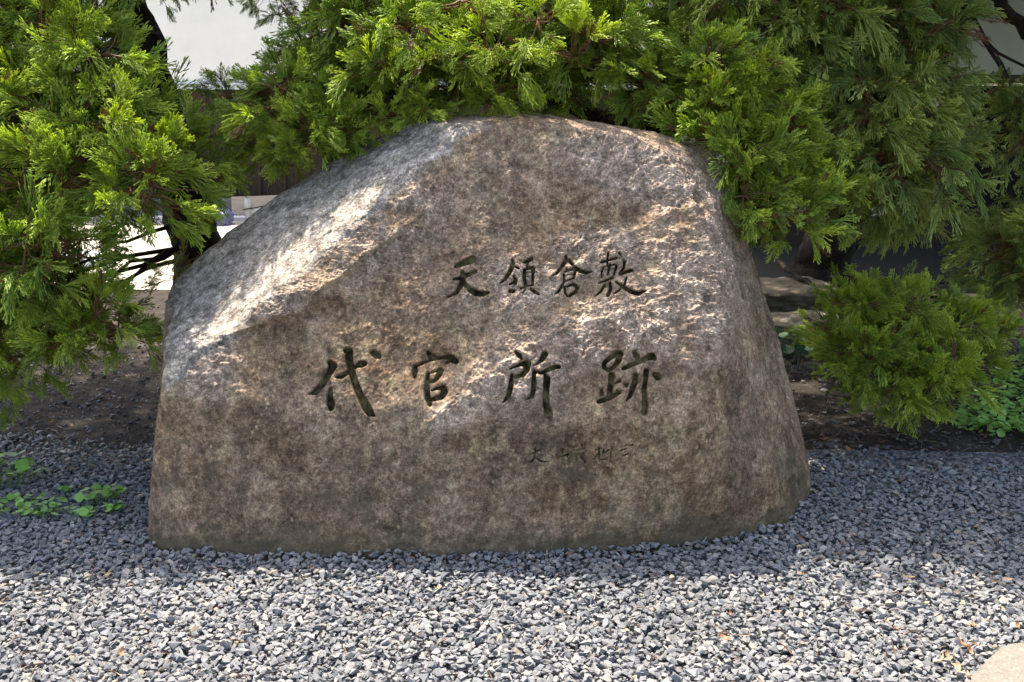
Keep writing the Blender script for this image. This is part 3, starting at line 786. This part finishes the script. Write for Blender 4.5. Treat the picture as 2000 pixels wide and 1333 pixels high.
# rounded juniper to the right of the stone
TC = Tree('juniper_shrub', at(1560, 560, 4.7) * [1, 1, 0], 'rounded bright green juniper touching the right shoulder of the boulder', 'tree', 'junipers around the boulder')
TC.trunk([at(1440, 560, 5.0) * [1, 1, 0], at(1440, 420, 4.8), at(1440, 250, 4.5), at(1450, 120, 4.4)], [.05, .04, .03, .02], 'stem')
C1 = [(1330,130),(1420,90),(1480,110),(1540,200),(1585,320),(1560,430),(1490,465),(1455,390),(1420,300),(1370,245),(1290,200)]
TC.clumps(region(C1, 46, lambda u, v: sunplane(u, v, random.uniform(.0, .35)) , 28), CL_BRIGHT, (.6, .95))
TC.clumps([(1345,245,4.25),(1385,290,4.3),(1400,330,4.3),(1300,200,4.2),(1340,220,4.2),(1490,455,4.1),(1270,170,4.2)], CL_BRIGHT, (.45, .6))

# right juniper with leaning trunk
TD = Tree('juniper_tree', at(1600, 540, 7.6) * [1, 1, 0], 'dull green juniper at right with dark trunk leaning over its roots', 'tree', 'junipers around the boulder')
TD.trunk([at(1590, 560, 7.6) * [1, 1, 0] + [0, 0, -.05], at(1610, 500, 7.6), at(1650, 400, 7.4), at(1690, 280, 7.0), at(1790, 150, 6.4), at(1890, 10, 5.6), at(1960, -200, 5.2)], [.25, .20, .18, .16, .13, .10, .06])
TD.trunk([at(1690, 290, 7.0), at(1640, 150, 6.2), at(1560, 20, 5.4), at(1500, -200, 5.0)], [.09, .07, .05, .04], 'limb')
D1 = [(1370,-80),(1810,-80),(1800,100),(1840,200),(1840,350),(1770,420),(1690,400),(1640,300),(1580,170),(1500,80),(1400,40)]
TD.clumps(region(D1, 84, lambda u, v: sunplane(u, v, random.uniform(.12, .8)), 32), CL_DULL, (.75, 1.1))
TD.clumps([(1700,430,4.9),(1780,420,4.8),(1850,300,4.6),(1860,160,4.8)], CL_DULL, (.6, .8))
TD.clumps([(1680,60,4.3),(1600,20,4.25),(1750,130,4.3),(1560,60,4.3),(1640,140,4.35)], CL_BRIGHT, (.6, .9))
E1 = [(1930,180),(2080,140),(2080,320),(1960,300)]
TD.clumps(region(E1, 12, lambda u, v: random.uniform(4.5, 5.1), 30), CL_DULL, (.6, .9))
V, Fc = sweep([at(2060, 90, 5.2), at(1990, 45, 5.2), at(1940, 0, 5.2), at(1900, -60, 5.2)], [.03, .03, .035, .04], 8, 10, .01)
link('branch', mesh_np('branch', V - TD.b, Fc, True), BARK, TD.o)

# low shrubs in the shade on the right
TF = Tree('low_juniper', at(1790, 790, 4.8) * [1, 1, 0], 'low spreading juniper mound near the right edge above the clover patch', 'shrub')
TF.trunk([at(1800, 760, 4.9) * [1, 1, 0], at(1800, 700, 4.85), at(1790, 620, 4.8)], [.03, .025, .015], 'stem')
F1 = [(1665,590),(1740,575),(1850,600),(1920,660),(1880,720),(1810,765),(1710,750),(1660,690)]
TF.clumps(region(F1, 38, lambda u, v: 4.20 + random.uniform(-.05, .4) - (v - 560) / 1100, 26), CL_BRIGHT, (.6, .85))
TF.clumps([(1610,640,4.3),(1640,725,4.15),(1950,650,4.5),(1760,790,4.05),(1930,700,4.3),(1640,590,4.4),(1900,600,4.5),(1630,690,4.3),(1700,760,4.1),(1830,770,4.1),(1860,735,4.2),(1680,570,4.5)], CL_BRIGHT, (.45, .6))
TG = Tree('low_juniper', at(2030, 640, 5.4) * [1, 1, 0], 'grey green juniper cut off by the right edge above the low mound', 'shrub')
TG.trunk([at(2040, 620, 5.4) * [1, 1, 0], at(2030, 560, 5.3), at(1990, 480, 5.3)], [.04, .03, .02], 'stem')
TG.clumps(region([(1890,500),(1960,450),(2090,400),(2090,590),(1960,590)], 24, lambda u, v: random.uniform(4.8, 5.3), 28), CL_DULL, (.65, .95))

# the crowns go on above the picture; extra unseen tufts added for shade
def canopy(tree, x0, x1, y0, y1, z0, z1, n, front, sc=(1.5, 2.0)):
    for i in range(n):
        x = random.uniform(x0, x1); z = z0 + (z1 - z0) * random.random()
        y = max(random.uniform(y0, y1), front + 0.38 * z + random.uniform(0, .25))
        tree.put(np.array([x, y, z]), CL_CAN, sc)
canopy(TA, -3.2, -0.9, 4.3, 7.0, 2.3, 3.0, 30, 3.72)
canopy(TBk, -0.9, 0.9, 4.7, 6.8, 2.4, 3.0, 18, 3.75)
canopy(TD, 0.9, 3.6, 4.1, 5.4, 2.45, 3.1, 34, 3.4)
canopy(TD, 0.9, 3.6, 5.0, 7.4, 2.65, 3.2, 34, 3.5)
canopy(TD, 0.8, 5.5, 6.2, 9.0, 2.95, 3.8, 60, 3.8, (2.2, 2.8))
for i in range(52):  # unseen rows added to shade the stone's upper slope
    row = i % 3
    TBk.put(np.array([-1.75 + i * .036, 4.24 + .14 * row, 2.02 + .13 * row]), CL_CAN, (.9, 1.1))
canopy(TA, -3.6, -0.9, 4.3, 6.0, 2.5, 3.0, 26, 3.75)
canopy(TD, 0.9, 3.6, 4.5, 6.4, 2.6, 3.1, 18, 3.6)
canopy(TA, -4.0, -0.6, 5.5, 7.4, 2.8, 3.5, 18, 3.8, (2.0, 2.5))
for i in range(34):                           # lowest unseen fringe, added to set the gravel's shade edge
    TD.put(np.array([0.66 + i * .088, 3.27 + .1 * (i % 2) + .38 * 2.3 + random.uniform(0, .06), 2.3]), CL_CAN, (1.2, 1.4))
for i in range(12):
    TA.put(np.array([-1.75 - i * .15, 3.62 + .38 * 2.3 + random.uniform(0, .06), 2.3]), CL_CAN, (1.1, 1.3))
for t in (TBk, TC, TD, TF, TG): t.limbs(4)
TA.limbs(6, 0.012)

# ------------------------------------------------------------------ far wall on the left: plaster over dark boards
def boxmesh(x0, x1, y0, y1, z0, z1, bev=0.0):
    bm = bmesh.new(); bmesh.ops.create_cube(bm, size=1)
    for v_ in bm.verts:
        v_.co = ((x0 + x1) / 2 + v_.co.x * (x1 - x0), (y0 + y1) / 2 + v_.co.y * (y1 - y0), (z0 + z1) / 2 + v_.co.z * (z1 - z0))
    if bev: bmesh.ops.bevel(bm, geom=bm.edges[:], offset=bev, segments=1, affect='EDGES')
    me = bpy.data.meshes.new('box'); bm.to_mesh(me); bm.free(); return me
def wall_left():
    t = thing('boarded_wall', (0, 12.5, 0), 'far white plastered wall with dark vertical boards below, seen at upper left', 'wall')
    def part(n, m, mat): o = link(n, m, mat, t); return o
    part('footing', boxmesh(-12, 2.2, -0.04, .2, -.1, .17, .01), CONC)
    part('plaster', boxmesh(-12, 2.2, 0.0, .2, 1.53, 2.75), PLASTER)
    part('rail', boxmesh(-12, 2.2, -.06, .2, 1.455, 1.528, .006), TRIM)
    part('backing', boxmesh(-12, 2.2, 0.04, .2, .17, 1.455), BOARD)
    part('capping', boxmesh(-12, 2.2, -.10, .3, 2.752, 2.82, .01), BOARD)
    bm_ = boxmesh(-.148, .148, -.008, .036, .172, 1.452, .004); bt = boxmesh(-.018, .018, -.03, -.0095, .173, 1.45, .003)
    x = -8.0
    while x < 1.8:
        o = link('board', bm_, BOARD, t, (x, random.uniform(-.004, .004), 0))
        link('batten', bt, BOARD, t, (x + .15, -.001, 0)); x += .30
wall_left()
def wall_right():
    t = thing('house_wall', (0, 10.0, 0), 'shaded plaster house wall with a dark opening at far right behind the junipers', 'wall')
    OP = mat_plain('dark_interior', (0.012, 0.010, 0.008), 0.9, 0.2)
    DK = mat_plain('shading_eave_wood', (.05, .04, .03), .9, .3)
    link('shading_eave', boxmesh(1.2, 12, -1.3, .6, 2.95, 3.02), DK, t)  # unseen overhang added to block sky light from the ground below
    PL2 = mat_plain('shaded_plaster', (0.36, 0.35, 0.25), 0.9, 0.08, 2.0)  # house plaster painted darker and khaki to carry its shade
    link('footing', boxmesh(1.3, 12, -.05, .3, -.1, .26, .012), mat_plain('shaded_footing', (0.030, 0.021, 0.013), .9, .25, 5, .006, 30), t)  # footing colour darkened to hold the shade at the wall foot
    link('lower_wall', boxmesh(1.35, 4.15, 0, .3, .263, 1.52), PL2, t)
    link('upper_wall', boxmesh(1.35, 12, 0, .3, 1.60, 4.2), PL2, t)  # unseen top raised to shade the ground in front
    link('lintel', boxmesh(1.33, 12, -.03, .3, 1.523, 1.597, .006), BOARD, t)
    link('opening_back', boxmesh(4.17, 12, 1.6, 1.7, .0, 1.5), OP, t)
    link('opening_floor', boxmesh(4.17, 12, .32, 1.58, -.05, .2), OP, t)
    link('opening_ceiling', boxmesh(4.17, 12, .32, 1.58, 1.53, 1.58), OP, t)
    link('jamb', boxmesh(4.152, 4.168, -.02, 1.58, .263, 1.52), BOARD, t)
    for xx in (5.2, 6.6): link('post', boxmesh(xx, xx + .1, .0, .1, .262, 1.52, .005), BOARD, t)
wall_right()
kb = tag(link('kerb', boxmesh(-12, 0.2, 11.66, 11.79, -.05, .05, .008), mat_plain('pale_kerb', (.55, .5, .44), .85, .1)), 'long pale kerb between sunlit paving and the gravel under the far wall', 'kerb')

# things leaning against the far wall
WOOD = mat_plain('pale_wood', (0.50, 0.36, 0.24), 0.8, 0.2, 9, 0.002, 40, 0.3, (0.6, 3, 3))
o = link('wooden_board', boxmesh(-.5, .5, -.02, .02, 0, .235, .003), WOOD, None, tuple(at(520, 415, 12.1) * [1, 1, 0] + [0.1, 0, .012]), (math.radians(-8), math.radians(-2), 0))
tag(o, 'pale plank standing on edge against the far boarded wall behind the boulder', 'board')
PIPE = mat_plain('grey_plastic_pipe', (0.36, 0.35, 0.32), 0.5, 0.15, 8, 0, 0, 0.5)
pt = thing('drain_pipe', tuple(gnd(487, 437)), 'short grey upright pipe with a sloping side arm in front of the plank', 'pipe')
V, Fc = sweep([(0, 0, -.02), (0, 0, .10), (0, 0, .26), (0, 0, .285)], [.043, .043, .045, .03], 16, 8)
link('upright', mesh_np('upright', V, Fc, True), PIPE, pt)
V, Fc = sweep([(0.03, -.01, .12), (.4, .05, .20), (.9, .1, .30)], [.03, .03, .03], 12, 8)
link('side_arm', mesh_np('side_arm', V, Fc, True), PIPE, pt)
V, Fc = sweep([(-.05, -.06, .16), (.2, -.04, .20), (.6, .0, .29)], [.007, .007, .007], 6, 8)
link('strap', mesh_np('strap', V, Fc, True), BARK, pt)
# ribbed standing pole behind the slope
pb = at(640, 345, 5.4) * [1, 1, 0]
pp = thing('ribbed_pole', tuple(pb), 'slim ribbed grey pole rising behind the sloping left shoulder of the boulder', 'pole')
zz = np.arange(0, 1.32, .012); rr = np.where(np.arange(len(zz)) % 2 == 0, .021, .0185)
V, Fc, _ = tube_arrays(np.stack([zz * 0, zz * 0, zz], 1), rr, 14)
link('shaft', mesh_np('shaft', V, Fc, False), PIPE, pp)
V, Fc = sweep([(0, 0, 1.30), (0, 0, 1.315), (0, 0, 1.34)], [.028, .028, .015], 14, 6)
link('cap', mesh_np('cap', V, Fc, True), PIPE, pp)
# crumpled bags
def bag(name, loc, r, mat, label, squash=(1, .8, .8), seed=3):
    bm = bmesh.new(); bmesh.ops.create_icosphere(bm, subdivisions=5, radius=1)
    P = np.array([v_.co[:] for v_ in bm.verts])
    d = 1 + 0.28 * fbm(P, 1.4, 3, seed) + 0.10 * fbm(P, 4, 3, seed + 1, ridged=True)
    top = np.clip(P[:, 2], 0, 1) ** 2; P = P * d[:, None]; P[:, :2] *= (1 - .55 * top)[:, None]; P *= np.array(squash) * r
    P[:, 2] = np.maximum(P[:, 2] + r * .45, 0.0)
    for v_, p in zip(bm.verts, P): v_.co = p
    me = bpy.data.meshes.new(name); bm.to_mesh(me); bm.free()
    o = link(name, me, mat, None, loc); tag(o, label, 'bag'); return o
bag('plastic_bag', tuple(gnd(424, 440) + [0, 0, .0]), .17, mat_plain('violet_film', (.10, .095, .20), .35, .3, 14, .01, 30, .5), 'crumpled blue violet plastic bag beside the trunk at the far kerb', (1.0, .8, 1.0))
bag('white_bag', tuple(gnd(150, 522) + [0, 0, .01]), .14, mat_plain('white_film', (.7, .72, .70), .4, .1, 14, .01, 30, .5), 'small white bag on the sunlit paving glimpsed through the left juniper', (1.6, .8, .6), 9)

# ------------------------------------------------------------------ flat rocks, dead branch, paving slab
def rock(name, loc, size, label, mat, rz=0, seed=1, flat=0.8, cat='rock'):
    bm = bmesh.new(); bmesh.ops.create_cube(bm, size=2); bmesh.ops.subdivide_edges(bm, edges=bm.edges[:], cuts=22, use_grid_fill=True)
    P = np.array([v_.co[:] for v_ in bm.verts])
    n = np.linalg.norm(P, axis=1)[:, None]; k = (np.abs(P) ** 6).sum(1)[:, None] ** (1 / 6); P = P / k * (1 + 0 * n)
    G = P / np.linalg.norm(P, axis=1)[:, None]
    P = P + G * (0.30 * fbm(P + seed * 7, 1.1, 3, seed) + 0.14 * fbm(P + seed, 3.5, 5, seed + 3, 0.6, True))[:, None]
    P *= np.array(size) / 2
    P[:, 2] += size[2] * flat * .5
    for v_, p in zip(bm.verts, P): v_.co = p
    for f in bm.faces: f.smooth = True
    me = bpy.data.meshes.new(name); bm.to_mesh(me); bm.free()
    return tag(link(name, me, mat, None, loc, (0, 0, rz)), label, cat)
RK = mat_rock('mossy_rock', (0.15, 0.12, 0.08), (0.05, 0.042, 0.026))
RK2 = mat_rock('grey_rock', (0.17, 0.145, 0.10), (0.07, 0.062, 0.038), 9)
p = gnd(1540, 612); rock('flat_rock', (p[0], p[1] + .12, 0), (.62, .50, .20), 'upper flat brown rock behind the right side of the boulder, crossed by a dead branch', RK, .2, 2)
p = gnd(1580, 690); rock('round_rock', (p[0] + .02, p[1] + .15, -.02), (.50, .40, .22), 'lower pale rock beside the low juniper behind the right side of the boulder', RK2, -.1, 5)
V, Fc = sweep([gnd(1490, 545) + [0, 0, .26], gnd(1540, 600) + [0, .1, .23], gnd(1590, 620) + [0, .1, .20], gnd(1650, 625) + [0, .1, .10]], [.016, .02, .017, .012], 8, 16, .008)
o = link('dead_branch', mesh_np('dead_branch', V, Fc, True), BARK); tag(o, 'dark bare branch lying across the flat rocks right of the boulder', 'branch')
V, Fc = sweep([gnd(1500, 640) + [0, .1, .0], gnd(1545, 660) + [0, .12, .05], gnd(1560, 720) + [0, .1, .0]], [.018, .016, .012], 8, 12, .01)
o = link('root', mesh_np('root', V, Fc, True), BARK); tag(o, 'dark root curling over the soil beside the pale rock', 'root')
def slab():
    q = [(1860,1352),(1935,1276),(1962,1254),(2010,1249),(2300,1260),(2300,1700),(1700,1700),(1800,1420)]
    bm = bmesh.new(); vs = [bm.verts.new(gnd(u, v, 0.045)) for u, v in q]
    f = bm.faces.new(vs); 
    if f.normal.z < 0: f.normal_flip()
    r = bmesh.ops.extrude_face_region(bm, geom=[f]); bmesh.ops.translate(bm, verts=[g for g in r['geom'] if isinstance(g, bmesh.types.BMVert)], vec=(0, 0, -.09))
    bm.normal_update(); bmesh.ops.recalc_face_normals(bm, faces=bm.faces)
    bmesh.ops.bevel(bm, geom=bm.edges[:], offset=.012, segments=3, affect='EDGES')
    me = bpy.data.meshes.new('paving_slab'); bm.to_mesh(me); bm.free()
    tag(link('paving_slab', me, mat_rock('tan_stone', (.20, .175, .14), (.15, .13, .10), 30)), 'pale tan flat paving stone set in the gravel at the lower right corner', 'paving stone')
slab()

# ------------------------------------------------------------------ small leaves
def leaf_disc(r, cup=.25, lobes=0):
    n = 12; V = [(0, 0, 0)]; 
    for i in range(n):
        a = i * 2 * math.pi / n; rr = r * (1 + (.16 * math.cos(3 * a) if lobes else 0)); 
        if i == 0: rr *= .72
        V.append((rr * math.cos(a), rr * math.sin(a), cup * r * (abs(math.sin(a * .5)) * .6)))
    Fc = np.array([[0, 1 + i, 1 + (i + 1) % n] for i in range(n)]); return np.array(V), Fc
CLOV = mat_leaf('clover_leaf', (0.16, 0.29, 0.05), 0.3)
CLOVD = mat_leaf('dark_leaf', (0.03, 0.09, 0.03), 0.25)
LD = leaf_disc(1.0); LDM = mesh_np('leaf', LD[0] * .015, LD[1], True); LDM.materials.append(CLOV)
LDL = mesh_np('leaf', leaf_disc(.024, .3, 1)[0], LD[1], True); LDL.materials.append(CLOV)
LDD = mesh_np('leaf', leaf_disc(.036, .3, 1)[0], LD[1], True); LDD.materials.append(CLOVD)
def plant(u, v, n, spread, h, label, mesh, group=None, name='clover_plant', stemmat=CLOV):
    b = gnd(u, v, .0); t = thing(name, tuple(b), label, 'plant', group)
    tb = TB()
    for i in range(n):
        a = random.uniform(0, 6.28); r = spread * math.sqrt(random.random()); z = .02 + h * random.uniform(.4, 1)
        q = np.array([r * math.cos(a) * 1.3, r * math.sin(a), z])
        s = random.uniform(.65, 1.15)
        link('leaf', mesh, None, t, tuple(q), (random.gauss(-.25, .3), random.gauss(0, .3), random.uniform(0, 6.28)), (s, s, s))
        tb.add(np.array([q * [.55, .55, 0], q * [.85, .85, .7], q]), [.0012, .001, .001], (0, 0, 0), (0, 0, 0))
    V, Fc, _ = tb.arrays(); tag(link('stems', mesh_np('stems', V, Fc), stemmat, t), kind='stuff')
plant(8, 950, 48, .12, .10, 'leafy green clover tuft cut by the left edge on shaded gravel', LDL)
plant(30, 1000, 26, .09, .03, 'low clover sprig at the left edge just below the leafy tuft', LDM)
plant(88, 1008, 34, .08, .025, 'lower left round leaved creeper sprig on shaded gravel', LDM)
plant(140, 968, 9, .035, .02, 'tiny pair of round leaves above the left creeper sprigs', LDM)
plant(192, 982, 30, .075, .035, 'middle round leaved creeper sprig between gravel and boulder', LDM)
plant(222, 1003, 16, .04, .015, 'creeper sprig nearest to the lower left foot of the boulder', LDM)
plant(165, 1015, 14, .045, .015, 'flat creeper sprig between the two larger left sprigs', LDM)
plant(1550, 725, 26, .13, .20, 'dark broad leaved plant in the shade right of the boulder', LDD, name='shade_plant', stemmat=CLOVD)
plant(1600, 700, 14, .10, .18, 'dark leaves climbing in front of the pale rock', LDD, name='shade_plant', stemmat=CLOVD)
plant(1995, 700, 8, .06, .12, 'single bright leaved seedling right of the low juniper mound', LDL, name='seedling')
def cover():
    n = 1500; u = rng.uniform(1860, 2120, n); v = rng.uniform(715, 872, n)
    k = (v - 790) > -(u - 1890) * 0.9 - 5; u, v = u[k], v[k]; k = v < 852 + (u - 1890) * .12; u, v = u[k], v[k]; n = len(u)
    P = np.array([gnd(a, b, .0) for a, b in zip(u, v)]); P[:, 2] = rng.uniform(.015, .07, n)
    me = scatter_mesh('clover_patch', [(LD[0], LD[1])], P, rotmats(rng.uniform(0, 6.28, n), rng.normal(-.15, .3, n), rng.normal(0, .3, n)), rng.uniform(.010, .020, n), np.ones((n, 3)))
    tag(link('clover_patch', me, CLOV), 'dense patch of round clover leaves at the right edge under the low juniper', 'ground cover', kind='stuff')
cover()

# fallen leaves on gravel and soil
def dry_leaf_mesh(L, W_, curl):
    V = []; n = 6
    for i in range(n + 1):
        t = i / n; w = W_ * math.sin(math.pi * min(max(t * .92 + .06, 0), 1)) ** .8
        for s in (-1, 0, 1): V.append(((t - .5) * L, s * w * .5, curl * L * ((t - .5) ** 2 * 2 + (s * s) * .25)))
    Fc = []
    for i in range(n):
        for s in (0, 1): a = i * 3 + s; Fc.append((a, a + 1, a + 4, a + 3))
    return mesh_np('dry_leaf', np.array(V), np.array(Fc), True)
DRY = [mat_leaf('dry_leaf_orange', (.27, .13, .055), .3), mat_leaf('dry_leaf_tan', (.30, .21, .11), .3), mat_leaf('dry_leaf_brown', (.24, .11, .05), .2)]
DM = []
for i, m in enumerate(DRY):
    for k in range(2):
        me = dry_leaf_mesh(.045 + .008 * k, .018, random.uniform(.2, .6)); me.materials.append(m); DM.append(me)
leafpts = [(1882,1262,1),(1905,1258,0),(1895,1272,0),(1868,1300,2),(1853,1288,2),(1840,1291,3),(1872,1306,2),(1890,1322,3),(1850,1280,0),(1988,1222,0),(1903,1224,0),(1566,1122,1),(1415,1247,0),
 (1662,1048,4),(1428,1202,4),(1945,1137,3),(1968,1132,2),(1880,1180,2),(1775,1128,2),(1645,1062,4),(62,1112,2),(215,1122,3),(235,1060,3),(295,1262,3),(235,1275,0),(1110,1085,4),(855,1150,3),(1750,1230,4),
 (1960,1190,2),(1730,1215,3),
 (130,905,0),(140,915,2),(165,900,4),(100,825,0),(140,830,2),(288,900,2),(190,740,3),(245,735,3),(95,740,3),(60,845,4),(1600,935,0),(1720,865,4),(1760,940,0),(1610,860,4),(1660,880,4)]
for u, v, k in leafpts:
    p = gnd(u, v, .034 if v > 870 else .02); s = random.uniform(.5, .85)
    shade = v < 1050
    cname = ('orange', 'tan', 'dark brown')[k // 2]
    if shade: lab, grp = 'curled dry ' + cname + ' leaf lying in the shade under the junipers', 'dry leaves in the shade'
    elif u > 1830 and v > 1240: lab, grp = 'curled dry ' + cname + ' leaf gathered beside the corner paving stone', 'dry leaves by the paving stone'
    elif u > 1500: lab, grp = 'curled dry ' + cname + ' leaf alone on the sunlit gravel at right', 'dry leaves on the right gravel'
    else: lab, grp = 'curled dry ' + cname + ' leaf alone on the sunlit gravel at left or middle', 'dry leaves on the left gravel'
    o = link('dry_leaf', DM[k], None, None, tuple(p), (random.gauss(0, .3), random.gauss(0, .3), random.uniform(0, 6.28)), (s, s, s))
    tag(o, lab, 'leaf', grp)
